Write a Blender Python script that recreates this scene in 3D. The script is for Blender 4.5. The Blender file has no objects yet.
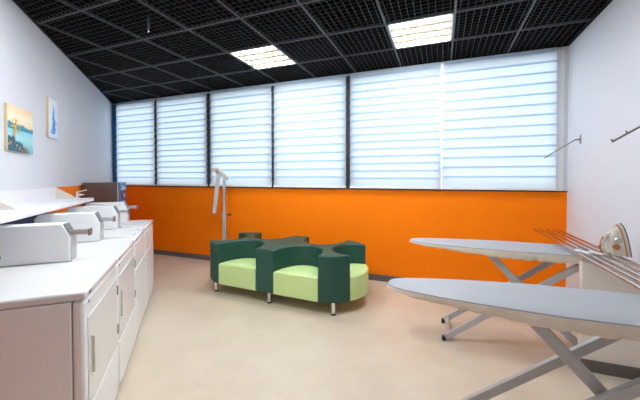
import bpy, bmesh, math, random
from mathutils import Vector, Matrix
random.seed(7)
C = bpy.context.scene.collection
SC = bpy.context.scene
PI = math.pi
R = math.radians

# ------------------------------------------------------------------ materials
def mat(name, col, rough=0.5, metal=0.0, spec=0.5, noise=None, bump=None, emit=None, emit_str=0.0, coat=0.0):
    m = bpy.data.materials.new(name); m.use_nodes = True
    nt = m.node_tree; b = nt.nodes['Principled BSDF']
    b.inputs['Base Color'].default_value = (*col, 1)
    b.inputs['Roughness'].default_value = rough
    b.inputs['Metallic'].default_value = metal
    b.inputs['Specular IOR Level'].default_value = spec
    if coat: b.inputs['Coat Weight'].default_value = coat; b.inputs['Coat Roughness'].default_value = 0.12
    if emit: b.inputs['Emission Color'].default_value = (*emit, 1); b.inputs['Emission Strength'].default_value = emit_str
    if noise or bump:
        tc = nt.nodes.new('ShaderNodeTexCoord')
    if noise:
        scale, amt, col2 = noise
        n = nt.nodes.new('ShaderNodeTexNoise'); n.inputs['Scale'].default_value = scale
        n.inputs['Detail'].default_value = 5; n.inputs['Roughness'].default_value = 0.6
        nt.links.new(tc.outputs['Object'], n.inputs['Vector'])
        rp = nt.nodes.new('ShaderNodeValToRGB')
        rp.color_ramp.elements[0].position = 0.5 - amt; rp.color_ramp.elements[0].color = (*col2, 1)
        rp.color_ramp.elements[1].position = 0.5 + amt; rp.color_ramp.elements[1].color = (*col, 1)
        nt.links.new(n.outputs['Fac'], rp.inputs['Fac'])
        nt.links.new(rp.outputs['Color'], b.inputs['Base Color'])
    if bump:
        scale, strength = bump
        n2 = nt.nodes.new('ShaderNodeTexNoise'); n2.inputs['Scale'].default_value = scale
        n2.inputs['Detail'].default_value = 3
        nt.links.new(tc.outputs['Object'], n2.inputs['Vector'])
        bp = nt.nodes.new('ShaderNodeBump'); bp.inputs['Strength'].default_value = strength
        bp.inputs['Distance'].default_value = 0.01
        nt.links.new(n2.outputs['Fac'], bp.inputs['Height'])
        nt.links.new(bp.outputs['Normal'], b.inputs['Normal'])
    return m

ORANGE = (0.97, 0.22, 0.001)
WALLW = (0.66, 0.68, 0.735)
M = {}
M['wall'] = mat('wall_paint', WALLW, 0.75, bump=(60, 0.03))
M['orange'] = mat('orange_paint', ORANGE, 0.6, spec=0.15, bump=(80, 0.02), noise=(2.0, 0.3, (0.93, 0.20, 0.001)))
M['base'] = mat('baseboard_grey', (0.14, 0.12, 0.11), 0.5)
M['plenum'] = mat('plenum_black', (0.006, 0.006, 0.007), 0.9)
M['lattice'] = mat('lattice_black', (0.0035, 0.0036, 0.004), 0.6, spec=0.2)
M['lattice_edge'] = mat('lattice_edge', (0.015, 0.016, 0.0175), 0.5)
M['tbar'] = mat('grid_bar_grey', (0.055, 0.06, 0.066), 0.45)
M['white'] = mat('enamel_white', (0.84, 0.85, 0.86), 0.25, spec=0.5)
M['white2'] = mat('enamel_white_dimmed', (0.74, 0.735, 0.73), 0.16, spec=0.6)  # darker copy of the machine enamel, offsets overhead light on the tops
M['greytrim'] = mat('grey_trim', (0.50, 0.50, 0.49), 0.4)
M['seam'] = mat('seam_dark', (0.10, 0.10, 0.10), 0.7)
M['badge'] = mat('badge_dark', (0.16, 0.16, 0.17), 0.35)
M['handle'] = mat('handle_beige', (0.76, 0.69, 0.52), 0.4)
M['hinge'] = mat('hinge_grey', (0.30, 0.30, 0.30), 0.35, metal=0.6)
M['steel'] = mat('steel_brushed', (0.55, 0.55, 0.55), 0.3, metal=0.9)
M['steeldark'] = mat('steel_dark', (0.24, 0.24, 0.24), 0.4, metal=0.6)
M['chrome'] = mat('chrome', (0.80, 0.80, 0.80), 0.10, metal=1.0)
M['shelf'] = mat('shelf_white', (0.78, 0.78, 0.82), 0.4)
M['gusset'] = mat('gusset_cream', (0.72, 0.64, 0.55), 0.5)
M['navy'] = mat('navy_panel', (0.02, 0.045, 0.12), 0.6)
M['frame_dark'] = mat('window_frame_dark', (0.015, 0.018, 0.025), 0.5)
M['frame_blue'] = mat('window_frame_blue', (0.05, 0.20, 0.42), 0.4)
M['frame_white'] = mat('window_frame_white', (0.80, 0.80, 0.80), 0.4)
M['frame_grey'] = mat('window_frame_grey', (0.60, 0.62, 0.66), 0.4)
M['sofa_green'] = mat('leatherette_green', (0.010, 0.068, 0.048), 0.48, spec=0.5, bump=(220, 0.05))
M['sofa_lime'] = mat('leatherette_lime', (0.56, 0.72, 0.30), 0.45, bump=(220, 0.04))
M['cloth'] = mat('cover_silver', (0.40, 0.41, 0.44), 0.55, bump=(300, 0.06))
M['skirt'] = mat('cover_cream', (0.76, 0.70, 0.58), 0.8, bump=(40, 0.35))
M['leg'] = mat('leg_grey_paint', (0.50, 0.50, 0.50), 0.35, metal=0.2)
M['legcream'] = mat('leg_cream_paint', (0.60, 0.57, 0.47), 0.4)
M['rod'] = mat('rod_chrome', (0.60, 0.54, 0.50), 0.18, metal=1.0)
M['rubber'] = mat('rubber_black', (0.02, 0.02, 0.02), 0.6)
M['plastic'] = mat('plastic_white', (0.78, 0.78, 0.78), 0.35)
M['ivory'] = mat('plastic_ivory', (0.66, 0.63, 0.55), 0.3)
M['copper'] = mat('plastic_copper', (0.55, 0.20, 0.06), 0.35, metal=0.3)
M['sole'] = mat('soleplate', (0.10, 0.11, 0.10), 0.3, metal=0.7)
M['tank'] = mat('tank_grey', (0.45, 0.47, 0.42), 0.12, spec=0.6)
M['brown'] = mat('cabinet_brown', (0.115, 0.075, 0.066), 0.22, spec=0.6)
M['canvas'] = mat('canvas_edge', (0.66, 0.50, 0.30), 0.8)
M['partition'] = mat('partition_cream', (0.80, 0.74, 0.66), 0.6)
M['reflector'] = mat('reflector_cream', (0.07, 0.042, 0.018), 0.5)
M['louvre'] = mat('louvre_cream', (0.62, 0.46, 0.28), 0.5)
M['tube'] = mat('lamp_tube', (1, 1, 1), 0.5, emit=(0.90, 0.955, 1.0), emit_str=35.0)
M['lightframe'] = mat('lamp_frame', (0.85, 0.85, 0.82), 0.35)
M['pegbar'] = mat('peg_bar_metal', (0.30, 0.27, 0.23), 0.3, metal=0.8)
def flat(name, c): M[name] = mat(name, c, 0.7)
flat('art_teal', (0.03, 0.27, 0.40)); flat('art_deep', (0.02, 0.12, 0.20)); flat('art_gold', (0.75, 0.42, 0.05))
flat('art_rust', (0.22, 0.15, 0.09)); flat('art_blue', (0.05, 0.30, 0.75)); flat('art_sky', (0.25, 0.55, 0.90))
flat('art_lilac', (0.62, 0.60, 0.82)); flat('gr_red', (0.45, 0.06, 0.06)); flat('gr_white', (0.70, 0.72, 0.75))
flat('gr_blue', (0.04, 0.22, 0.55)); flat('gr_brown', (0.16, 0.06, 0.03))

def ramp_mat(name, axis, stops, lo, hi, nscale=6.0, namt=0.08):
    m = mat(name, (1, 1, 1), 0.7); nt = m.node_tree
    tc = nt.nodes.new('ShaderNodeTexCoord'); sep = nt.nodes.new('ShaderNodeSeparateXYZ')
    nt.links.new(tc.outputs['Object'], sep.inputs[0])
    n = nt.nodes.new('ShaderNodeTexNoise'); n.inputs['Scale'].default_value = nscale
    nt.links.new(tc.outputs['Object'], n.inputs['Vector'])
    mr = nt.nodes.new('ShaderNodeMapRange')
    mr.inputs['From Min'].default_value = lo; mr.inputs['From Max'].default_value = hi
    nt.links.new(sep.outputs[axis], mr.inputs['Value'])
    ma = nt.nodes.new('ShaderNodeMath'); ma.operation = 'MULTIPLY_ADD'
    ma.inputs[1].default_value = namt; ma.inputs[2].default_value = -namt / 2
    nt.links.new(n.outputs['Fac'], ma.inputs[0])
    ad = nt.nodes.new('ShaderNodeMath'); ad.operation = 'ADD'
    nt.links.new(mr.outputs[0], ad.inputs[0]); nt.links.new(ma.outputs[0], ad.inputs[1])
    rp = nt.nodes.new('ShaderNodeValToRGB'); cr = rp.color_ramp
    while len(cr.elements) < len(stops): cr.elements.new(0.5)
    for e, (p, c) in zip(cr.elements, stops): e.position = p; e.color = (*c, 1)
    nt.links.new(ad.outputs[0], rp.inputs['Fac'])
    nt.links.new(rp.outputs['Color'], nt.nodes['Principled BSDF'].inputs['Base Color'])
    return m
M['art_lake'] = ramp_mat('art_lake', 2, [(0.0, (0.10, 0.42, 0.50)), (0.3, (0.36, 0.66, 0.72)), (0.52, (0.22, 0.58, 0.70)),
                                          (0.56, (0.80, 0.66, 0.42)), (0.78, (0.86, 0.78, 0.60)), (1.0, (0.82, 0.60, 0.34))], -0.19, 0.19)
M['art_pale'] = ramp_mat('art_pale', 2, [(0.0, (0.62, 0.74, 0.92)), (0.4, (0.74, 0.84, 0.93)), (1.0, (0.78, 0.86, 0.90))], -0.2, 0.2, 14, 0.3)

# wall_left carries two paints: orange to the height of the sill, white above
def two_paint(name, z0):
    m = bpy.data.materials.new(name); m.use_nodes = True; nt = m.node_tree
    b = nt.nodes['Principled BSDF']; b.inputs['Roughness'].default_value = 0.6
    g = nt.nodes.new('ShaderNodeNewGeometry'); s = nt.nodes.new('ShaderNodeSeparateXYZ')
    nt.links.new(g.outputs['Position'], s.inputs[0])
    c = nt.nodes.new('ShaderNodeMath'); c.operation = 'GREATER_THAN'; c.inputs[1].default_value = z0
    nt.links.new(s.outputs[2], c.inputs[0])
    mx = nt.nodes.new('ShaderNodeMix'); mx.data_type = 'RGBA'
    mx.inputs[6].default_value = (*ORANGE, 1); mx.inputs[7].default_value = (*WALLW, 1)
    nt.links.new(c.outputs[0], mx.inputs[0]); nt.links.new(mx.outputs[2], b.inputs['Base Color'])
    return m
M['wall_two'] = two_paint('orange_and_white_paint', 1.318)
M['rear'] = mat('rear_wall_grey', (0.52, 0.55, 0.57), 0.7)

def floor_mat():
    m = mat('floor_vinyl', (0.8, 0.7, 0.5), 0.2, spec=0.45); nt = m.node_tree; b = nt.nodes['Principled BSDF']
    tc = nt.nodes.new('ShaderNodeTexCoord')
    n = nt.nodes.new('ShaderNodeTexNoise'); n.inputs['Scale'].default_value = 1.6; n.inputs['Detail'].default_value = 6; n.inputs['Roughness'].default_value = 0.62
    n2 = nt.nodes.new('ShaderNodeTexNoise'); n2.inputs['Scale'].default_value = 30; n2.inputs['Detail'].default_value = 3
    for q in (n, n2): nt.links.new(tc.outputs['Object'], q.inputs['Vector'])
    rp = nt.nodes.new('ShaderNodeValToRGB')
    rp.color_ramp.elements[0].position = 0.33; rp.color_ramp.elements[0].color = (0.62, 0.515, 0.39, 1)
    rp.color_ramp.elements[1].position = 0.66; rp.color_ramp.elements[1].color = (0.70, 0.605, 0.48, 1)
    nt.links.new(n.outputs['Fac'], rp.inputs['Fac'])
    mx = nt.nodes.new('ShaderNodeMix'); mx.data_type = 'RGBA'; mx.blend_type = 'MULTIPLY'; mx.inputs[0].default_value = 0.12
    nt.links.new(rp.outputs['Color'], mx.inputs[6]); nt.links.new(n2.outputs['Color'], mx.inputs[7])
    nt.links.new(mx.outputs[2], b.inputs['Base Color'])
    r2 = nt.nodes.new('ShaderNodeMapRange'); r2.inputs['To Min'].default_value = 0.30; r2.inputs['To Max'].default_value = 0.45
    nt.links.new(n.outputs['Fac'], r2.inputs['Value']); nt.links.new(r2.outputs[0], b.inputs['Roughness'])
    return m
M['floor'] = floor_mat()

def blind_mat(name, tc):
    m = bpy.data.materials.new(name); m.use_nodes = True; nt = m.node_tree
    for n in list(nt.nodes): nt.nodes.remove(n)
    o = nt.nodes.new('ShaderNodeOutputMaterial')
    d = nt.nodes.new('ShaderNodeBsdfDiffuse'); d.inputs[0].default_value = (0.80, 0.82, 0.84, 1)
    t = nt.nodes.new('ShaderNodeBsdfTranslucent'); t.inputs[0].default_value = tc
    mx = nt.nodes.new('ShaderNodeMixShader'); mx.inputs[0].default_value = 0.85
    nt.links.new(d.outputs[0], mx.inputs[1]); nt.links.new(t.outputs[0], mx.inputs[2])
    nt.links.new(mx.outputs[0], o.inputs[0])
    return m
M['blind'] = blind_mat('blind_fabric', (0.76, 0.82, 0.88, 1))
M['overlap_shade'] = blind_mat('blind_overlap_shade', (0.60, 0.76, 0.92, 1))  # bluish tint puts the shade of overlapping slats into the colour

def glass_mat():
    m = bpy.data.materials.new('window_glass'); m.use_nodes = True; nt = m.node_tree
    for n in list(nt.nodes): nt.nodes.remove(n)
    o = nt.nodes.new('ShaderNodeOutputMaterial')
    t = nt.nodes.new('ShaderNodeBsdfTransparent'); t.inputs[0].default_value = (0.96, 0.98, 0.98, 1)
    g = nt.nodes.new('ShaderNodeBsdfGlossy'); g.inputs['Roughness'].default_value = 0.02
    f = nt.nodes.new('ShaderNodeFresnel'); f.inputs[0].default_value = 1.45
    mx = nt.nodes.new('ShaderNodeMixShader')
    nt.links.new(f.outputs[0], mx.inputs[0]); nt.links.new(t.outputs[0], mx.inputs[1]); nt.links.new(g.outputs[0], mx.inputs[2])
    nt.links.new(mx.outputs[0], o.inputs[0])
    return m
M['glass'] = glass_mat()

# ------------------------------------------------------------------ mesh helpers
def bm_new(): return bmesh.new()
def box(bm, x0, x1, y0, y1, z0, z1, mi=0):
    v = [bm.verts.new(p) for p in ((x0,y0,z0),(x1,y0,z0),(x1,y1,z0),(x0,y1,z0),(x0,y0,z1),(x1,y0,z1),(x1,y1,z1),(x0,y1,z1))]
    for q in ((0,3,2,1),(4,5,6,7),(0,1,5,4),(1,2,6,5),(2,3,7,6),(3,0,4,7)):
        f = bm.faces.new([v[i] for i in q]); f.material_index = mi
def prism(bm, pts, z0, z1, mi=0, axis='z'):
    """extrude a 2D outline; axis 'z': pts=(x,y); 'x': pts=(y,z) extruded in x; 'y': pts=(x,z) extruded in y"""
    def P(a, b, c):
        return {'z': (a, b, c), 'x': (c, a, b), 'y': (a, c, b)}[axis]
    lo = [bm.verts.new(P(a, b, z0)) for a, b in pts]; hi = [bm.verts.new(P(a, b, z1)) for a, b in pts]
    n = len(pts)
    fs = [bm.faces.new(lo), bm.faces.new(hi)]
    for i in range(n): fs.append(bm.faces.new((lo[i], lo[(i+1) % n], hi[(i+1) % n], hi[i])))
    for f in fs: f.material_index = mi
def tube(bm, a, b, r, seg=12, mi=0, r2=None):
    a = Vector(a); b = Vector(b); d = (b - a).normalized(); r2 = r if r2 is None else r2
    u = d.orthogonal().normalized(); w = d.cross(u)
    A = []; B = []
    for i in range(seg):
        t = 2*PI*i/seg; o = u*math.cos(t) + w*math.sin(t)
        A.append(bm.verts.new(a + o*r)); B.append(bm.verts.new(b + o*r2))
    fs = [bm.faces.new(A), bm.faces.new(B)]
    for i in range(seg): fs.append(bm.faces.new((A[i], A[(i+1) % seg], B[(i+1) % seg], B[i])))
    for f in fs: f.material_index = mi
def bar(bm, a, b, wy, h, mi=0, up=(0,0,1), side=None):
    """rectangular bar from a to b; side = width direction"""
    a = Vector(a); b = Vector(b); d = (b - a).normalized()
    s = Vector(side) if side else d.cross(Vector(up)).normalized()
    s.normalize(); n = s.cross(d).normalized()
    vs = []
    for p in (a, b):
        for i, j in ((-1,-1),(1,-1),(1,1),(-1,1)):
            vs.append(bm.verts.new(p + s*(i*wy/2) + n*(j*h/2)))
    for q in ((0,1,2,3),(7,6,5,4),(0,4,5,1),(1,5,6,2),(2,6,7,3),(3,7,4,0)):
        bm.faces.new([vs[i] for i in q]).material_index = mi
def obj(name, bm, mats, parent=None, bevel=0.0, seg=2, smooth=False, loc=None, ang=35):
    bmesh.ops.recalc_face_normals(bm, faces=bm.faces[:])
    me = bpy.data.meshes.new(name); bm.to_mesh(me); bm.free()
    for m in (mats if isinstance(mats, (list, tuple)) else [mats]): me.materials.append(M[m] if isinstance(m, str) else m)
    o = bpy.data.objects.new(name, me); C.objects.link(o)
    if parent: o.parent = parent
    if loc: o.location = loc
    if bevel:
        b = o.modifiers.new('bevel', 'BEVEL'); b.width = bevel; b.segments = seg; b.limit_method = 'ANGLE'; b.angle_limit = R(ang)
    if smooth or bevel:
        for p in me.polygons: p.use_smooth = True
        try: me.set_sharp_from_angle(angle=R(40))
        except Exception: pass
    return o
def ob(name, mats, parent, *a, **k):
    bm = bm_new(); box(bm, *a); return obj(name, bm, mats, parent, **k)
def thing(name, label, cat, loc=(0,0,0), rotz=0, group=None):
    o = bpy.data.objects.new(name, None); C.objects.link(o); o.empty_display_size = 0.1
    o.location = loc; o.rotation_euler = (0, 0, rotz); o['label'] = label; o['category'] = cat
    if group: o['group'] = group
    return o
def tag(o, label, cat, group=None):
    o['label'] = label; o['category'] = cat
    if group: o['group'] = group
    return o
def struct(o): o['kind'] = 'structure'; return o
def dup(root, label, loc=None, rotz=None):
    r = root.copy(); C.objects.link(r); r['label'] = label
    if loc is not None: r.location = loc
    if rotz is not None: r.rotation_euler = (0, 0, rotz)
    for ch in list(root.children):
        c = ch.copy(); C.objects.link(c); c.parent = r
        for g in list(ch.children):
            d = g.copy(); C.objects.link(d); d.parent = c
    return r

# ------------------------------------------------------------------ dimensions
CEIL = 2.897
YB = 4.28           # window wall
XR = 1.315          # right wall
KL = -1.84          # left wall: x + y = KL (45 degrees)
YR = -1.5           # wall behind the camera
XC = KL - YB        # corner left wall / window wall
SILL = 1.262
S2 = math.sqrt(0.5)
ROTL = R(135)       # things along the left wall: local x = along the wall, local y = towards the wall
def LW(s, p): return (S2*p - S2*s, S2*p + S2*s)    # point at distance s along, p off the camera
PW = KL*S2          # p of the wall surface (-1.30)

# ------------------------------------------------------------------ shell
T = 0.12
XREAR = KL - YR
bm = bm_new(); prism(bm, [(XC, YB), (XREAR, YR), (XR, YR), (XR, YB)], -0.1, 0.0); struct(obj('floor', bm, 'floor'))
# left wall
bm = bm_new(); prism(bm, [(XC, YB), (XC - T, YB), (XC - T, YB - T*0.2), (XREAR - T*1.2, YR), (XREAR, YR)], -0.1, CEIL + 0.3); struct(obj('wall_left', bm, 'wall_two'))
bm = bm_new(); box(bm, XR, XR + T, YR, YB, -0.1, CEIL + 0.3); struct(obj('wall_right', bm, 'wall'))
bm = bm_new(); box(bm, XREAR - 0.2, XR + T, YR - T, YR, -0.1, CEIL + 0.3); struct(obj('wall_rear', bm, 'rear'))
bm = bm_new(); box(bm, XC - T, XR + T, YB, YB + 0.125, -0.1, SILL); struct(obj('wall_back', bm, 'orange'))
bm = bm_new(); box(bm, XC - T, XR + T, YB, YB + 0.2, CEIL - 0.03, CEIL + 0.3); struct(obj('wall_header', bm, 'wall'))
# baseboards
struct(ob('baseboard_back', 'base', None, XC + 0.02, XR, YB - 0.014, YB, 0.0, 0.085))
struct(ob('baseboard_right', 'base', None, XR - 0.014, XR, YR, YB - 0.014, 0.0, 0.085))
bm = bm_new(); box(bm, -0.2, 7.3, -0.014, 0, 0, 0.085)
o = struct(obj('baseboard_left', bm, 'base')); o.rotation_euler.z = ROTL; o.location = (*LW(0.6, PW), 0)
# sill strip
struct(ob('trim_1', 'frame_dark', None, XC + 0.03, XR, YB - 0.012, YB + 0.02, SILL - 0.002, SILL + 0.012))

# ------------------------------------------------------------------ ceiling: black plenum, grid bars, lattice panels
ceil = struct(obj('ceiling', (lambda b: (prism(b, [(XC, YB), (XREAR, YR), (XR, YR), (XR, YB)], CEIL + 0.16, CEIL + 0.3), b)[1])(bm_new()), 'plenum'))
G = 0.616; GX0 = 0.10; GY0 = 3.665
xs = [GX0 + G*i for i in range(-11, 4)]; ys = [GY0 + G*j for j in range(-9, 3)]
def clip(bm):
    for co, no in (((XR - 0.002, 0, 0), (1, 0, 0)), ((0, YB - 0.002, 0), (0, 1, 0)), ((0, YR + 0.002, 0), (0, -1, 0)),
                   ((KL + 0.003, 0, 0), (-S2, -S2, 0))):
        bmesh.ops.bisect_plane(bm, geom=bm.verts[:] + bm.edges[:] + bm.faces[:], plane_co=co, plane_no=no, clear_outer=True)
    return len(bm.faces) > 0
bm = bm_new()
for x in xs: box(bm, x - 0.009, x + 0.009, -2, 5, CEIL, CEIL + 0.035)
for y in ys: box(bm, -7, 2, y - 0.0085, y + 0.0085, CEIL + 0.001, CEIL + 0.034)
clip(bm); struct(obj('grid_bar', bm, 'tbar', ceil))
# edge angle round the walls
bm = bm_new()
box(bm, -7, 2, YB - 0.02, YB, CEIL - 0.002, CEIL + 0.03); box(bm, XR - 0.02, XR, -2, 5, CEIL - 0.002, CEIL + 0.03)
_a, _b = LW(-1.5, PW + 0.004), LW(8.5, PW + 0.004); _c, _d = LW(8.5, PW + 0.024), LW(-1.5, PW + 0.024)
prism(bm, [_a, _b, _c, _d], CEIL - 0.002, CEIL + 0.03)
clip(bm); struct(obj('edge_angle', bm, 'lattice', ceil))
LIGHTS = {(GX0 - G, GY0 - G): 1, (GX0 - 4*G, GY0 - G): 1, (GX0 - 2*G, GY0 - 4*G): 1, (GX0 - 4*G, GY0 - 4*G): 1}  # last two cells hold unseen fill lights added for brightness
def is_light(x0, y0): return any(abs(x0 - a) < 0.1 and abs(y0 - b) < 0.1 for a, b in LIGHTS)
NB = 10
for i in range(len(xs) - 1):
    for j in range(len(ys) - 1):
        x0, y0 = xs[i], ys[j]
        if is_light(x0, y0) or y0 < -0.2: continue
        if x0 + y0 + 2*G < KL + 0.05 or x0 > XR - 0.03 or y0 > YB - 0.03: continue
        b = bm_new()
        for k in range(NB):
            t = 0.011 + (G - 0.022)*(k + 0.5)/NB
            box(b, x0 + t - 0.0012, x0 + t + 0.0012, y0 + 0.011, y0 + G - 0.011, CEIL + 0.009, CEIL + 0.040)
            box(b, x0 + 0.011, x0 + G - 0.011, y0 + t - 0.0012, y0 + t + 0.0012, CEIL + 0.0095, CEIL + 0.0395)
            box(b, x0 + t - 0.0019, x0 + t + 0.0019, y0 + 0.011, y0 + G - 0.011, CEIL + 0.006, CEIL + 0.009, 1)
            box(b, x0 + 0.011, x0 + G - 0.011, y0 + t - 0.0019, y0 + t + 0.0019, CEIL + 0.0065, CEIL + 0.0095, 1)
        if clip(b): obj('lattice_panel', b, ['lattice', 'lattice_edge'], ceil)
        else: b.free()

# ------------------------------------------------------------------ ceiling lights
def ceiling_light(x0, y0, label):
    t = thing('ceiling_light', label, 'light', (x0 + G/2, y0 + G/2, CEIL), 0, 'square louvred ceiling lights')
    h = G/2 - 0.0115
    b = bm_new()
    for a in ((-h, h, -h, -h + 0.018), (-h, h, h - 0.018, h), (-h, -h + 0.018, -h, h), (h - 0.018, h, -h, h)):
        box(b, *a, 0.0, 0.03)
    obj('frame', b, 'lightframe', t)
    ob('reflector', 'reflector', t, -h, h, -h, h, 0.085, 0.095)
    for k in range(4):
        y = -h + 2*h*(k + 0.5)/4
        b = bm_new(); tube(b, (-h + 0.02, y, 0.012), (h - 0.02, y, 0.012), 0.014, 10); obj('tube', b, 'tube', t, smooth=True)
    b = bm_new()
    for k in range(1, 4):
        y = -h + 2*h*k/4
        prism(b, [(y - 0.042, 0.004), (y + 0.042, 0.004), (y + 0.010, 0.05), (y - 0.010, 0.05)], -h + 0.018, h - 0.018, 0, 'x')
    for k in range(1, 4):
        x = -h + 2*h*k/4
        box(b, x - 0.0015, x + 0.0015, -h + 0.018, h - 0.018, 0.003, 0.026)
    obj('louvre', b, 'louvre', t)
    return t
ceiling_light(GX0 - G, GY0 - G, 'square louvred ceiling light nearer the right-hand wall')
ceiling_light(GX0 - 4*G, GY0 - G, 'square louvred ceiling light on the left, above the green sofa')
ceiling_light(GX0 - 2*G, GY0 - 4*G, 'added fill light overhead, built as a louvred fixture, out of view above the viewer')  # unseen lamp added to brighten the room
ceiling_light(GX0 - 4*G, GY0 - 4*G, 'added fill light out of view above the machines, built as a louvred fixture')  # also added as fill, outside the frame

# bead chain hanging from the ceiling
b = bm_new()
hx, hy = -2.49, 2.085
for k in range(9):
    m = Matrix.Translation((hx, hy, CEIL - 0.012 - k*0.015))
    bmesh.ops.create_icosphere(b, subdivisions=1, radius=0.0095, matrix=m)
ch = tag(obj('hanging_chain', b, 'rubber', smooth=True), 'short black bead chain hanging from the dark ceiling grid', 'chain')
b = bm_new(); bmesh.ops.create_icosphere(b, subdivisions=2, radius=0.006, matrix=Matrix.Translation((hx, hy, CEIL - 0.012 - 9*0.015)))
obj('end_bead', b, 'greytrim', ch, smooth=True)

# ------------------------------------------------------------------ windows and blinds
wx = [-6.08, -4.915, -3.70, -2.455, -1.238, -0.012, 1.235]
mull = ['frame_blue', 'frame_dark', 'frame_dark', 'frame_dark', 'frame_dark', 'frame_white', 'frame_white']
for n in range(6):
    a, c = wx[n], wx[n+1]
    w = struct(ob('window_%d' % (n + 1), 'frame_dark', None, a, c, YB + 0.05, YB + 0.11, SILL, SILL + 0.02))
    bm = bm_new(); box(bm, a, c, YB + 0.05, YB + 0.11, CEIL - 0.09, CEIL - 0.03); struct(obj('window_head', bm, 'frame_dark', w))
    bm = bm_new(); box(bm, a, c, YB + 0.075, YB + 0.083, SILL + 0.02, CEIL - 0.09); struct(obj('pane', bm, 'glass', w))
for n, x in enumerate(wx):
    wd = [0.125, 0.045, 0.065, 0.040, 0.050, 0.030, 0.04][n]
    struct(ob('trim_%d' % (n + 2), mull[n], None, x - wd, x + wd, YB - 0.005, YB + 0.12, SILL, CEIL - 0.03))
# jamb beside the right wall
struct(ob('trim_9', 'frame_grey', None, 1.272, XR, YB + 0.0, YB + 0.12, SILL, CEIL - 0.03))

BL = ['pale slatted blind on the narrow leftmost window beside the left wall',
      'pale slatted blind second from the left, directly left of the thick black mullion',
      'pale slatted blind directly behind the folding metal post',
      'pale slatted blind fourth from the left, above the middle of the sofa',
      'pale slatted blind between the dark grey mullion and the white mullion',
      'pale slatted blind on the rightmost window beside the right wall']
for n in range(6):
    gapL = [0.125, 0.024, 0.034, 0.024, 0.030, 0.018, 0][n]
    gapR = [0.024, 0.034, 0.024, 0.030, 0.018, 0.036][n]
    a, c = wx[n] + gapL, wx[n+1] - gapR
    yb = YB - 0.035
    t = thing('window_blind', BL[n], 'blind', ((a + c)/2, yb, SILL + 0.015), 0, 'slatted window blinds')
    hw = (c - a)/2
    b = bm_new()
    pitch = [0.118, 0.100, 0.118, 0.118, 0.100, 0.118][n]; over = 0.020; H = CEIL - SILL - 0.020
    z = 0.03; k = 0
    while z < H - 0.01:
        z1 = min(z + pitch + over, H)
        prof = []
        for q in range(7):
            u = q/6.0
            zz = z + (z1 - z)*u
            yy = -0.010 + 0.020*u - 0.003*math.sin(PI*u)
            prof.append((yy, zz))
        L = [b.verts.new((-hw, yy, zz)) for yy, zz in prof]; Rr = [b.verts.new((hw, yy, zz)) for yy, zz in prof]
        for q in range(6): b.faces.new((L[q], Rr[q], Rr[q+1], L[q+1]))
        if k:                                        # tinted strip added to deepen the shade line where slats overlap
            A = [b.verts.new((-hw, prof[0][0] - 0.003, z - 0.001)), b.verts.new((hw, prof[0][0] - 0.003, z - 0.001)),
                 b.verts.new((hw, prof[1][0] - 0.002, z + 0.021)), b.verts.new((-hw, prof[1][0] - 0.002, z + 0.021))]
            f = b.faces.new(A); f.material_index = 1
        z += pitch; k += 1
    obj('slats', b, ['blind', 'overlap_shade'], t, smooth=True)
    ob('bottom_rail', 'frame_white', t, -hw, hw, -0.022, 0.012, 0.0, 0.030, bevel=0.004)
    ob('head_rail', 'frame_white', t, -hw, hw, 0.020, 0.032, H - 0.03, H + 0.002)

# ------------------------------------------------------------------ machines along the left wall
PF = -0.39; PB = -1.08; HT = 0.897
MACH = [(1.735, 2.398), (2.403, 3.072), (3.077, 3.737), (3.742, 4.425)]
ROW = 0.0216
ROTM = ROTL - math.atan(ROW)
def pf(s): return -0.423 + ROW*(s - 1.735)
def machine(kind, s0, s1, label, group):
    w = s1 - s0; d = PF - PB
    t = thing(kind, label, 'dryer' if 'dryer' in kind else 'washer', (*LW((s0 + s1)/2, pf((s0 + s1)/2)), 0), ROTM, group)
    h = w/2
    # local: x along the wall, y = 0 front, y = d rear
    b = bm_new(); box(b, -h, h, 0.052, d, 0.02, HT - 0.042)
    obj('side_panels', b, 'white', t, bevel=0.004)
    b = bm_new(); box(b, -h, h, 0.0, 0.050, 0.02, HT - 0.042)
    obj('front_panel', b, 'white', t, bevel=0.018, seg=3)
    b = bm_new(); box(b, -h + 0.02, h - 0.02, 0.03, d - 0.03, 0.0, 0.02); obj('base', b, 'seam', t)
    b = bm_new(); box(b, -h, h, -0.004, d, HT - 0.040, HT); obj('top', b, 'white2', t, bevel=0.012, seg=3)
    b = bm_new(); box(b, -h + 0.05, -h + 0.085, -0.0075, 0.0, HT - 0.030, HT - 0.012); obj('badge', b, 'badge', t, bevel=0.003)
    b = bm_new(); box(b, -h + 0.055, -h + 0.072, -0.003, 0.006, HT - 0.072, HT - 0.060); obj('lock', b, 'badge', t, bevel=0.002)
    if 'dryer' in kind:
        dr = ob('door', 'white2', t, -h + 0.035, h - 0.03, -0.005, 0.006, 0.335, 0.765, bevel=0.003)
        ob('handle', 'handle', dr, -h + 0.088, -h + 0.097, -0.016, -0.004, 0.47, 0.65, bevel=0.003)
        ob('handle_recess', 'greytrim', dr, -h + 0.074, -h + 0.080, -0.0065, -0.004, 0.46, 0.66)
        for z in (0.435, 0.69): ob('hinge', 'hinge', dr, h - 0.030, h - 0.018, -0.011, 0.004, z - 0.03, z + 0.03, bevel=0.003)
        ob('kick_panel', 'white', t, -h + 0.02, h - 0.02, -0.006, 0.006, 0.03, 0.325, bevel=0.003)
    else:
        ob('kick_panel', 'white', t, -h + 0.02, h - 0.02, -0.005, 0.006, 0.05, 0.62, bevel=0.003)
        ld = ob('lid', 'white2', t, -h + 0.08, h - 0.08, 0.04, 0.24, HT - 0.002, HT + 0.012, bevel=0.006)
        ob('lid_grip', 'greytrim', ld, -0.06, 0.06, 0.026, 0.044, HT - 0.001, HT + 0.010, bevel=0.003)
    return t
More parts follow.
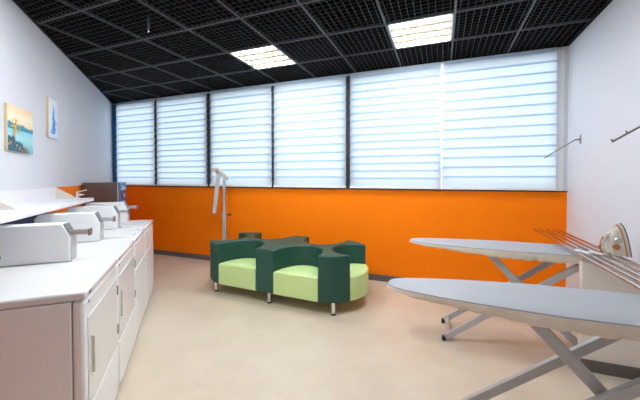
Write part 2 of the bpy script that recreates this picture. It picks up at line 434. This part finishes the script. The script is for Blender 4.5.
machine('clothes_dryer', *MACH[0], 'white dryer nearest the viewer, its grey side panel exposed at the end of the row', 'white dryers')
machine('clothes_dryer', *MACH[1], 'white dryer with hinged front door, second machine along the left-hand row', 'white dryers')
machine('washing_machine', *MACH[2], 'white top-loading washer between the second dryer and the last machine', 'white washers')
machine('washing_machine', *MACH[3], 'white top-loading washer at the far end of the row, near the brown cabinet', 'white washers')

def coin_box(s0, label, w=0.115):
    p0 = pf(s0) - 0.247                            # front face
    t = thing('coin_box', label, 'coin box', (*LW(s0, p0), HT + 0.0005), ROTM, 'white coin boxes on the machines')
    dep = 0.43
    prof = [(0.004, 0.0), (0.004, 0.155), (0.042, 0.236), (dep - 0.03, 0.236), (dep, 0.200), (dep, 0.0)]
    b = bm_new(); prism(b, prof, 0.0, w, 0, 'x'); obj('housing', b, 'white', t, bevel=0.005)
    # grey front plate following the slanted face
    b = bm_new(); prism(b, [(-0.002, 0.0), (-0.002, 0.157), (0.004, 0.160), (0.0045, 0.0)], 0.012, w - 0.008, 0, 'x')
    obj('front_plate', b, 'greytrim', t)
    b = bm_new(); prism(b, [(0.001, 0.161), (0.036, 0.236), (0.042, 0.234), (0.006, 0.158)], 0.010, w - 0.010, 0, 'x')
    obj('slanted_plate', b, 'steeldark', t)
    cs = ob('coin_slide', 'steel', t, w*0.30, w*0.72, -0.085, 0.030, 0.158, 0.188, bevel=0.003)
    ob('slide_end', 'steeldark', cs, w*0.26, w*0.76, -0.094, -0.083, 0.150, 0.194, bevel=0.003)
    b = bm_new(); tube(b, (-0.002, 0.345, 0.055), (0.004, 0.345, 0.055), 0.014, 14); obj('lock', b, 'steeldark', t)
    return t
coin_box(2.405, 'large white coin box closest to the viewer, with a grey coin slide')
coin_box(3.085, 'white coin box second from the viewer on the row of machines')
coin_box(3.745, 'white coin box third from the viewer, on the last but one machine')
coin_box(4.285, 'white coin box farthest along the row, in front of the brown cabinet')

# ------------------------------------------------------------------ wall shelf
S0, S1 = 1.10, 4.28; PSF = -0.945; ZS = 1.195
t = thing('wall_shelf', 'long white wall shelf with upstand and triangular cream gussets above the machines', 'shelf', (*LW(0, PW), 0), ROTL)
dsh = PSF - PW
ob('shelf_board', 'shelf', t, S0, S1, -dsh, -0.001, ZS - 0.034, ZS, bevel=0.003)
ob('upstand', 'shelf', t, S0, S1, -0.018, -0.001, ZS, 1.321)
for s in (S1 - 0.019, 2.90, 1.6):
    b = bm_new(); prism(b, [(-0.018, ZS), (-0.018, 1.320), (-0.205, ZS)], s - 0.009, s + 0.009, 0, 'x'); obj('gusset', b, 'gusset', t)
b = bm_new(); box(b, S0, 4.06, -0.012, -0.001, 0.60, ZS - 0.036)
o = tag(obj('splash_panel', b, 'navy'), 'navy blue panel on the wall below the white shelf', 'panel'); o.location = (*LW(0, PW), 0); o.rotation_euler.z = ROTL

# tap standing on the shelf end
t = thing('tap', 'small chrome lever tap at the far end of the white shelf', 'tap', (*LW(4.235, -1.085), ZS), ROTL)
b = bm_new(); tube(b, (0,0,0), (0,0,0.012), 0.024, 16); tube(b, (0,0,0.01), (0,0,0.062), 0.017, 16, r2=0.015); obj('body', b, 'chrome', t, smooth=True)
b = bm_new(); tube(b, (0,0,0.03), (0.0,-0.05,0.046), 0.009, 12); tube(b, (0,-0.05,0.046), (0,-0.056,0.030), 0.009, 12); obj('spout', b, 'chrome', t, smooth=True)
b = bm_new(); tube(b, (0,0,0.06), (0,0,0.072), 0.014, 14); tube(b, (0,0,0.070), (0,-0.085,0.092), 0.006, 10); obj('lever', b, 'chrome', t, smooth=True)

# ------------------------------------------------------------------ brown vending cabinet behind the machines
VS0, VS1 = 5.20, 5.74; VPF = -0.84
t = thing('vending_cabinet', 'dark brown cabinet with a colourful front beyond the row of machines', 'cabinet', (*LW(VS0, VPF), 0), ROTL)
VD = VPF - PW - 0.03; VH = 1.355
ob('body', 'brown', t, 0, VS1 - VS0, 0.012, VD, 0.05, VH, bevel=0.006)
ob('plinth', 'rubber', t, 0.02, VS1 - VS0 - 0.02, 0.03, VD - 0.02, 0.0, 0.05)
b = bm_new(); wv = VS1 - VS0
box(b, 0.01, wv - 0.01, 0.0, 0.012, 0.30, VH - 0.004, 0)
rnd = random.Random(3)
for r in range(9):
    for c in range(4):
        x = 0.03 + c*(wv - 0.06)/4; z = 0.90 + r*0.052
        top = r >= 7
        mi = rnd.choice([3, 3, 5, 3]) if top else (rnd.choice([1, 4, 2, 1]) if r >= 4 else rnd.choice([3, 4, 5, 3]))
        pts = []
        for q in range(7):
            an = 2*PI*q/7; rr = 0.022 + 0.016*rnd.random()
            pts.append((x + 0.06 + rr*1.25*math.cos(an), z + rr*math.sin(an)))
        prism(b, pts, -0.005, 0.001, mi, 'y')
obj('picture_front', b, ['gr_blue', 'gr_red', 'gr_white', 'art_sky', 'gr_brown', 'gr_white'], t)
b = bm_new(); box(b, -0.002, 0.003, 0.018, 0.03, 0.08, VH - 0.004); obj('edge_strip', b, 'greytrim', t)

# ------------------------------------------------------------------ paintings on the left wall
def painting(name, s0, s1, z0, z1, th, front, label):
    w = (s1 - s0)/2; h = (z1 - z0)/2
    t = thing(name, label, 'painting', (*LW((s0 + s1)/2, PW), (z0 + z1)/2), ROTL)
    ob('canvas', 'canvas', t, -w, w, -th, -0.001, -h, h, bevel=0.003)
    ob('picture', front, t, -w, w, -th - 0.0015, -th, -h, h)
    return t, w, h, -th - 0.0015
t, w, h, y = painting('painting', 3.255, 3.70, 1.64, 2.015, 0.022, 'art_lake', 'lake painting with golden sky, larger of the two canvases on the left wall')
rnd = random.Random(11)
def strip(bm, x0, x1, zb, zt, amp, n, y, mi, th=0.001):
    pts = [(x0, zb)] + [(x0 + (x1 - x0)*k/n, zt(k/n) + amp*(rnd.random() - 0.3)) for k in range(n + 1)] + [(x1, zb)]
    prism(bm, pts, y - th, y, mi, 'y')
b = bm_new(); strip(b, -w, w, -0.005, lambda u: 0.045 - 0.02*u, 0.022, 30, y, 0); obj('treeline', b, 'art_teal', t)
b = bm_new(); strip(b, -w, w*0.55, -h, lambda u: -0.075 - 0.10*u**1.5, 0.035, 26, y - 0.001, 0)
for k in range(34):
    u = rnd.random()**1.3; x = -w + 0.01 + u*(w*1.45); z = -h + 0.01 + rnd.random()*(0.11 - 0.08*u)
    r = 0.004 + rnd.random()*0.007
    prism(b, [(x + r*math.cos(a*PI/3), z + r*math.sin(a*PI/3)) for a in range(6)], y - 0.0032, y - 0.002, rnd.choice([1, 2, 2]), 'y')
obj('shore', b, ['art_deep', 'art_gold', 'art_rust'], t)
b = bm_new()
for k in range(30):
    a = rnd.random()*2*PI; q = math.sqrt(rnd.random()); x = -w*0.45 + q*0.075*math.cos(a); z = 0.015 + q*0.085*math.sin(a)
    r = 0.005 + rnd.random()*0.007
    prism(b, [(x + r*math.cos(j*PI/3), z + r*math.sin(j*PI/3)) for j in range(6)], y - 0.004, y - 0.0025, 0, 'y')
for (x0, z0, x1, z1) in ((-0.11, -0.11, -0.10, 0.09), (-0.105, -0.02, -0.14, 0.04), (-0.105, 0.0, -0.06, 0.05)):
    bar(b, (x0, y - 0.0015, z0), (x1, y - 0.0015, z1), 0.004, 0.002, 0, side=(1, 0, 0.2))
obj('golden_tree', b, 'art_gold', t)

t, w, h, y = painting('painting', 4.085, 4.325, 1.845, 2.255, 0.022, 'art_pale', 'pale painting with a blue spire, smaller of the two canvases on the left wall')
b = bm_new()
prism(b, [(-0.055, -0.16), (0.035, -0.16), (0.02, -0.06), (0.002, 0.10), (-0.004, 0.15), (-0.010, 0.10), (-0.03, -0.06)], y - 0.001, y, 0, 'y')
for k in range(60):
    u = rnd.random(); z = -0.17 + 0.28*u; sp = 0.065*(1 - u) + 0.01; x = -0.008 + sp*(2*rnd.random() - 1); r = 0.004 + 0.010*rnd.random()
    prism(b, [(x + r*math.cos(j*PI/3), z + 1.3*r*math.sin(j*PI/3)) for j in range(6)], y - 0.003, y - 0.001, rnd.choice([0, 1, 1]), 'y')
obj('blue_spire', b, ['art_blue', 'art_sky'], t)
b = bm_new()
for k in range(26):
    x = 0.015 + 0.08*rnd.random(); z = -0.12 + 0.11*rnd.random(); r = 0.006 + 0.012*rnd.random()
    prism(b, [(x + r*math.cos(j*PI/3), z + r*math.sin(j*PI/3)) for j in range(6)], y - 0.0008, y, 0, 'y')
obj('lilac_haze', b, 'art_lilac', t)

# ------------------------------------------------------------------ folding metal post by the window wall
PXY = (-3.18, 4.0)
t = thing('folding_post', 'slim grey metal post with a folded hanging arm, behind the left end of the sofa', 'post', (*PXY, 0), R(18))
ob('base_plate', 'steel', t, -0.12, 0.12, -0.12, 0.12, 0.0, 0.012, bevel=0.003)
ob('post', 'steel', t, -0.030, 0.030, -0.025, 0.025, 0.012, 0.85, bevel=0.004)
ob('inner_post', 'steel', t, -0.022, 0.022, -0.019, 0.019, 0.85, 1.48, bevel=0.003)
b = bm_new(); bar(b, (-0.125, -0.03, 1.575), (0.070, -0.03, 1.40), 0.052, 0.055, side=(0, 1, 0)); obj('hinge_arm', b, 'leg', t, bevel=0.004)
ob('hinge_cap', 'leg', t, -0.185, -0.075, -0.06, 0.02, 1.525, 1.572, bevel=0.005)
b = bm_new(); tube(b, (-0.10, -0.065, 1.52), (-0.10, 0.025, 1.52), 0.024, 12); obj('hinge_pin', b, 'copper', t, smooth=True)
b = bm_new(); bar(b, (-0.075, -0.035, 1.52), (-0.145, -0.05, 0.87), 0.060, 0.030, side=(1, 0, -0.12)); obj('hanging_arm', b, 'leg', t, bevel=0.004)
kn = bm_new(); tube(kn, (0.03, 0, 0.845), (0.075, 0, 0.845), 0.008, 10); tube(kn, (0.07, 0, 0.845), (0.10, 0, 0.845), 0.017, 12); obj('knob', kn, 'rubber', t, smooth=True)
ob('collar', 'steel', t, -0.036, 0.036, -0.031, 0.031, 0.815, 0.875, bevel=0.003)

# ------------------------------------------------------------------ island sofa
SX, SY = -1.825, 3.455
HL, HD = 1.06, 0.45; CXR = HL - HD
ZB, ZT, ZSEAT = 0.13, 0.62, 0.383
t = thing('island_sofa', 'dark green island sofa with six lime seats in curved nooks, standing on the floor', 'sofa', (SX, SY, 0), R(-3.5))
def arcpts(cx, cy, r, a0, a1, n): return [(cx + r*math.cos(a0 + (a1 - a0)*k/n), cy + r*math.sin(a0 + (a1 - a0)*k/n)) for k in range(n + 1)]
AE = R(38)
xa, xb = 0.120, 0.665       # seat span on the long sides
nd = 0.392
def nook_front(n=20):       # from (xb,-HD) over the back to (xa,-HD)
    cx = (xa + xb)/2; hw = (xb - xa)/2; P = []
    for k in range(n + 1):
        a = PI*k/n; c, s = math.cos(a), math.sin(a)
        P.append((cx + hw*math.copysign(abs(c)**0.95, c), -HD + nd*abs(s)**0.95))
    return P
def nook_end(n=20):         # right end, from lower corner to upper corner
    ex = CXR + HD*math.cos(AE); ey = HD*math.sin(AE); P = []
    for k in range(n + 1):
        a = -PI/2 + PI*k/n
        P.append((ex - 0.30*abs(math.cos(a))**0.85, ey*math.sin(a)))
    return P
nf = nook_front(); ne = nook_end()
q1 = [(x, y) for x, y in reversed(nf)]                      # xa -> xb
quarter = [(xa, -HD)] + q1[1:] + arcpts(CXR, 0, HD, -PI/2 + 0.17, -AE, 8)
lower_right = quarter + ne[1:-1]
upper_right = [(x, -y) for x, y in reversed(quarter)]
right = lower_right + upper_right
outline = right + [(-x, -y) for x, y in right]
b = bm_new(); prism(b, outline, ZB, ZT); obj('backrest', b, 'sofa_green', t, bevel=0.016, seg=3, ang=50)
def inset(pts, d):
    cx = sum(p[0] for p in pts)/len(pts); cy = sum(p[1] for p in pts)/len(pts)
    out = []
    for x, y in pts:
        v = Vector((x - cx, y - cy)); l = v.length
        v *= (l - d)/l; out.append((cx + v.x, cy + v.y))
    return out
def seat(pts):
    pts = inset(pts, 0.002)
    b = bm_new(); n = len(pts); cx = sum(p[0] for p in pts)/n; cy = sum(p[1] for p in pts)/n
    rings = []
    for f, z in ((1, ZB + 0.004), (1.0, ZSEAT - 0.016), (0.985, ZSEAT - 0.004), (0.94, ZSEAT + 0.003), (0.6, ZSEAT + 0.012), (0.25, ZSEAT + 0.015)):
        rings.append([b.verts.new((cx + (x - cx)*f, cy + (y - cy)*f, z)) for x, y in pts])
    for r0, r1 in zip(rings, rings[1:]):
        for i in range(n): b.faces.new((r0[i], r0[(i+1) % n], r1[(i+1) % n], r1[i]))
    b.faces.new(rings[0]); b.faces.new(rings[-1])
    obj('seat', b, 'sofa_lime', t, smooth=True)
fs = nf + [(xa + (xb - xa)*k/8, -HD) for k in range(1, 8)]
es = ne + arcpts(CXR, 0, HD, AE, -AE, 16)[1:-1]
for sx in (1, -1):
    for sy in (1, -1): seat([(sx*x, sy*y) for x, y in fs])
    seat([(sx*x, y) for x, y in es])
for x, y in ((0.81, -0.375), (0.03, -0.39), (-0.78, -0.365), (0.78, 0.375), (-0.03, 0.39), (-0.78, 0.365)):
    b = bm_new(); tube(b, (x, y, 0.016), (x, y, ZB + 0.002), 0.021, 14); l = obj('leg', b, 'chrome', t, smooth=True)
    b = bm_new(); tube(b, (x, y, 0.0), (x, y, 0.017), 0.024, 14); obj('foot', b, 'rubber', l, smooth=True)

# ------------------------------------------------------------------ ironing boards
def board(yc, rot, label):
    t = thing('ironing_board', label, 'ironing board', (0, yc, 0), R(rot), 'ironing boards')
    ZTOP = 0.835; XT, XE, HW = -0.280, 1.10, 0.215
    def halfw(x):
        u = (x - XT)/(XE - XT)
        w = HW*(min(1.0, u/0.55)**0.36)
        e = (XE - x)
        if e < 0.10: w *= math.sqrt(max(0.0, 1 - ((0.10 - e)/0.10)**2))*0.30 + 0.70 if e > 0 else 0.70
        return max(w, 0.0)
    N = 46; up = []
    for k in range(N + 1):
        f = k/N; x = XT + (XE - XT)*(f**2.2 if f < 1 else 1)
        up.append((x, halfw(x)))
    loop = [(x, -w) for x, w in up] + [(x, w) for x, w in reversed(up) if w > 1e-6]
    b = bm_new(); n = len(loop); rings = []
    cx = 0.45
    for f, z in ((0.999, ZTOP - 0.008), (0.996, ZTOP - 0.002), (0.975, ZTOP), (0.5, ZTOP + 0.001)):
        rings.append([b.verts.new((cx + (x - cx)*f, y*f, z)) for x, y in loop])
    for r0, r1 in zip(rings, rings[1:]):
        for i in range(n): b.faces.new((r0[i], r0[(i+1) % n], r1[(i+1) % n], r1[i]))
    b.faces.new(rings[-1]); obj('cover', b, 'cloth', t, smooth=True)
    # gathered skirt, wavy lower hem tucked under
    b = bm_new(); rnd = random.Random(int(yc*100)); rings = [[], [], [], []]
    acc = 0
    # resample loop evenly so the gathers are regular
    P = [Vector((x, y)) for x, y in loop]; P.append(P[0]); out = []
    for a_, c_ in zip(P, P[1:]):
        m = max(1, int((c_ - a_).length/0.012))
        for q in range(m): out.append(a_.lerp(c_, q/m))
    for i, p in enumerate(out):
        wv = 0.0014*math.sin(i*0.9) + 0.0016*math.sin(i*0.37 + 1.3) + 0.0024*(rnd.random() - 0.5)
        v = Vector((p.x - cx, p.y)); l = v.length or 1
        depth = 0.026 + 0.044*min(1, max(0, (p.x - XT)/0.75)) + wv
        for ring, (off, z) in zip(rings, ((0.001, ZTOP - 0.007), (0.004 + wv*0.6, ZTOP - 0.022), (0.002 + wv*1.5, ZTOP - depth*0.8), (-0.014 + wv*2, ZTOP - depth))):
            q = p + Vector((v.x/l*off, v.y/l*off)) if l > 0 else p
            ring.append(b.verts.new((q.x, q.y, z)))
    n2 = len(out)
    for r0, r1 in zip(rings, rings[1:]):
        for i in range(n2): b.faces.new((r0[i], r0[(i+1) % n2], r1[(i+1) % n2], r1[i]))
    obj('skirt', b, 'skirt', t, smooth=True)
    # steel board underneath
    b = bm_new(); prism(b, [(cx + (x - cx)*0.97, y*0.95) for x, y in loop], ZTOP - 0.024, ZTOP - 0.010); obj('board', b, 'leg', t)
    # rail pair running up from the feet below the tip to the rear
    bx = (0.035, 0.03); tx = (1.035, 0.785)
    for y in (-0.175, 0.175):
        b = bm_new(); bar(b, (bx[0], y, bx[1]), (tx[0], y, tx[1]), 0.030, 0.048, side=(0, 1, 0)); l = obj('leg', b, 'leg', t, bevel=0.004)
        b = bm_new(); tube(b, (bx[0] - 0.012, y - 0.022, 0.018), (bx[0] - 0.012, y + 0.022, 0.018), 0.018, 14); obj('foot', b, 'rubber', l, smooth=True)
    b = bm_new(); bar(b, (bx[0] + 0.025, -0.165, bx[1] + 0.018), (bx[0] + 0.025, 0.165, bx[1] + 0.018), 0.036, 0.030, side=(1, 0, 0.7)); obj('foot_bar', b, 'leg', t, bevel=0.003)
    b = bm_new(); tube(b, (tx[0] - 0.02, -0.18, tx[1] - 0.02), (tx[0] - 0.02, 0.18, tx[1] - 0.02), 0.012, 12); obj('top_bar', b, 'leg', t, smooth=True)
    # mast from the middle of the board to the rear feet
    for y in (-0.115, -0.045):
        b = bm_new(); bar(b, (0.36, y, 0.795), (1.07, y, 0.03), 0.026, 0.052, side=(0, 1, 0)); obj('leg', b, 'leg', t, bevel=0.004)
    b = bm_new(); bar(b, (1.08, -0.19, 0.026), (1.08, 0.19, 0.026), 0.04, 0.03, side=(1, 0, 0)); fb = obj('foot_bar', b, 'leg', t, bevel=0.003)
    for y in (-0.19, 0.19):
        b = bm_new(); tube(b, (1.08, y - 0.014, 0.022), (1.08, y + 0.014, 0.022), 0.022, 14); obj('foot', b, 'rubber', fb, smooth=True)
    # pivot where rails and mast cross
    k1 = (tx[1] - bx[1])/(tx[0] - bx[0]); k2 = -(0.795 - 0.03)/(1.07 - 0.36)
    px = (0.795 - k2*0.36 - bx[1] + k1*bx[0])/(k1 - k2); pz = bx[1] + k1*(px - bx[0])
    b = bm_new(); tube(b, (px, -0.195, pz), (px, 0.195, pz), 0.009, 12); obj('pivot', b, 'chrome', t, smooth=True)
    return t
board(1.785, 2.5, 'large ironing board in the foreground with pale grey cover and cream gathered skirt')
board(3.09, 0.8, 'ironing board farther back in front of the orange wall, beside the drying rods')

# ------------------------------------------------------------------ low partition by the right wall
PT0, PT1 = 2.83, 2.885
struct(ob('wall_partition', 'partition', None, 0.965, XR, PT0, PT1, 0.0, 0.797, bevel=0.004))
struct(ob('baseboard_partition', 'base', None, 0.963, XR, PT0 - 0.012, PT0, 0.0, 0.085))

# ------------------------------------------------------------------ drying rods on the partition
ZR = 0.876
t = thing('drying_rack', 'five parallel chrome drying rods resting on the low cream partition by the right wall', 'drying rack', (0, 0, 0))
rx = [0.917 + 0.056*k for k in range(5)]
for x in rx:
    b = bm_new(); tube(b, (x, 1.35, ZR), (x, 3.90, ZR), 0.0098, 12); obj('rod', b, 'rod', t, smooth=True)
ob('support_bar', 'steel', bpy.data.objects['wall_partition'], 0.985, 1.150, PT0 + 0.014, PT1 - 0.014, 0.7975, ZR - 0.0100)
b = bm_new(); box(b, 0.90, XR - 0.002, 1.60, 1.63, 0.852, ZR - 0.0100); obj('wall_bracket', b, 'steel', t, bevel=0.003)
b = bm_new(); tube(b, (0.917, 3.86, ZR - 0.014), (1.141, 3.60, ZR - 0.014), 0.005, 8); obj('far_brace', b, 'copper', t, smooth=True)
b = bm_new()
bar(b, (0.905, 2.775, ZR + 0.0155), (1.060, 2.725, ZR + 0.0155), 0.022, 0.010)
bar(b, (0.925, 2.82, ZR + 0.0165), (0.960, 2.69, ZR + 0.0165), 0.020, 0.010)
bar(b, (1.000, 2.80, ZR + 0.0165), (1.030, 2.69, ZR + 0.0165), 0.020, 0.010)
tag(obj('rod_clip', b, 'plastic', bevel=0.003), 'small white plastic clip lying across the drying rods beside the iron', 'clip')

# ------------------------------------------------------------------ iron standing on its heel on the rods
iron = thing('steam_iron', 'cream steam iron with copper trim standing on its heel on the drying rods', 'iron', (1.185, 2.765, ZR + 0.0102), 0)
iron.rotation_euler = (0, R(-8), R(12))
def IP(l, s, h): return (-h, s, l)      # l from heel to tip (up), s sideways, h away from sole (towards -x)
def iron_outline(scale, n=14):
    P = []
    for k in range(n + 1):
        u = k/n; l = 0.225*u
        w = 0.057*math.sqrt(max(0, 1 - u**2.3))*scale
        P.append((l, w))
    return [(l, -w) for l, w in P] + [(l, w) for l, w in reversed(P[:-1])]
def loft(bm, secs):
    rings = [[bm.verts.new(IP(l, s, h)) for l, s in pts] for pts, h in secs]; n = len(rings[0])
    for r0, r1 in zip(rings, rings[1:]):
        for i in range(n): bm.faces.new((r0[i], r0[(i+1) % n], r1[(i+1) % n], r1[i]))
    bm.faces.new(rings[0]); bm.faces.new(rings[-1])
def sc_out(f, lmax, l0=0.0):
    return [(l0 + l*lmax, s*f) for l, s in iron_outline(1.0)]
b = bm_new(); loft(b, [(sc_out(1.0, 1.0), 0.0), (sc_out(1.02, 1.0), 0.006)]); obj('soleplate', b, 'sole', iron)
b = bm_new(); loft(b, [(sc_out(0.98, 0.98, 0.001), 0.0065), (sc_out(0.97, 0.94, 0.0042), 0.028), (sc_out(0.86, 0.84, 0.008), 0.055), (sc_out(0.70, 0.70, 0.0115), 0.078), (sc_out(0.55, 0.56, 0.014), 0.090)]); obj('body', b, 'ivory', iron, smooth=True)
b = bm_new(); loft(b, [(sc_out(1.0, 0.955, 0.0045), 0.024), (sc_out(0.98, 0.935, 0.0056), 0.032)]); obj('trim_band', b, 'copper', iron)
# handle: loop from the heel over to the front
pts = [IP(0.026, 0, 0.075), IP(0.032, 0, 0.118), IP(0.060, 0, 0.135), IP(0.11, 0, 0.126), IP(0.150, 0, 0.100), IP(0.165, 0, 0.058)]
b = bm_new()
for p, q in zip(pts, pts[1:]): tube(b, p, q, 0.013, 12)
for p in pts[1:-1]: bmesh.ops.create_icosphere(b, subdivisions=2, radius=0.013, matrix=Matrix.Translation(p))
obj('handle', b, 'ivory', iron, smooth=True)
b = bm_new()
for p, q in ((IP(0.03, 0, 0.145), IP(0.10, 0, 0.138)), (IP(0.10, 0, 0.138), IP(0.142, 0, 0.118))): tube(b, p, q, 0.008, 10)
tube(b, IP(0.031, 0, 0.10), IP(0.034, 0, 0.146), 0.009, 10)
tube(b, IP(0.034, 0, 0.140), IP(0.085, 0, 0.152), 0.008, 10)
obj('grip', b, 'copper', iron, smooth=True)
b = bm_new(); tube(b, IP(0.075, -0.030, 0.072), IP(0.075, -0.050, 0.076), 0.020, 16); obj('dial', b, 'copper', iron, smooth=True)
b = bm_new(); tube(b, IP(0.11, -0.033, 0.050), IP(0.11, -0.046, 0.052), 0.030, 16, r2=0.024); obj('water_tank', b, 'tank', iron, smooth=True)

# ------------------------------------------------------------------ sloping hanger rails on the right wall
def hook_rail(y, zp, zend, L, label, pegs):
    t = thing('hanger_rail', label, 'hanger rail', (XR, y, zp), 0, 'sloping hanger rails on the right wall')
    b = bm_new(); box(b, -0.006, 0.0, -0.016, 0.016, -0.045, 0.045); obj('wall_plate', b, 'pegbar', t, bevel=0.002)
    dz = zend - zp
    b = bm_new(); tube(b, (0, 0, 0), (-0.05, 0, -0.004), 0.009, 10); obj('socket', b, 'pegbar', t, smooth=True)
    b = bm_new(); bar(b, (-0.045, 0, -0.003), (-L, 0, dz), 0.011, 0.011, side=(0, 1, 0)); obj('arm', b, 'pegbar', t, bevel=0.002)
    d = Vector((-L + 0.045, 0, dz)); n = Vector((dz, 0, L)).normalized()
    if n.z < 0: n = -n
    for k in range(pegs):
        f = 0.03 + 0.97*(k + 0.0)/max(1, pegs - 1) if pegs > 1 else 1.0
        f = 1 - 0.015 - 0.19*k
        p = Vector((-0.045, 0, -0.003)) + d*f
        b = bm_new(); tube(b, p, p + n*0.020, 0.004, 8); obj('peg', b, 'pegbar', t, smooth=True)
    return t
hook_rail(3.93, 1.815, 1.63, 0.31, 'plain sloping hanger rail on the right wall close to the window', 0)
hook_rail(2.31, 1.86, 1.63, 0.395, 'sloping hanger rail with upright pegs, cut by the right edge of the photo', 5)

# ------------------------------------------------------------------ world, camera, view
w = bpy.data.worlds.new('daylight'); SC.world = w; w.use_nodes = True
bg = w.node_tree.nodes['Background']; bg.inputs[0].default_value = (0.86, 0.94, 1.0, 1); bg.inputs[1].default_value = 0.72

cam = bpy.data.cameras.new('camera'); co = bpy.data.objects.new('camera', cam); C.objects.link(co)
PITCH = 1.0
co.location = (0, 0, 1.42); co.rotation_euler = (R(90 - PITCH), 0, R(21.4))
cam.sensor_width = 36.0; cam.lens = 311.0/640.0*36.0
cam.shift_y = -(22.0 - 311*math.tan(R(PITCH)))/640.0
cam.clip_start = 0.02
SC.camera = co
SC.view_settings.view_transform = 'Standard'; SC.view_settings.look = 'None'
SC.view_settings.gamma = 1.0; SC.view_settings.use_curve_mapping = False
SC.view_settings.exposure = 2.0
try:
    cy = SC.cycles
    cy.use_denoising = True; cy.max_bounces = 10; cy.diffuse_bounces = 6; cy.transparent_max_bounces = 12
    cy.sample_clamp_indirect = 6.0
except Exception: pass
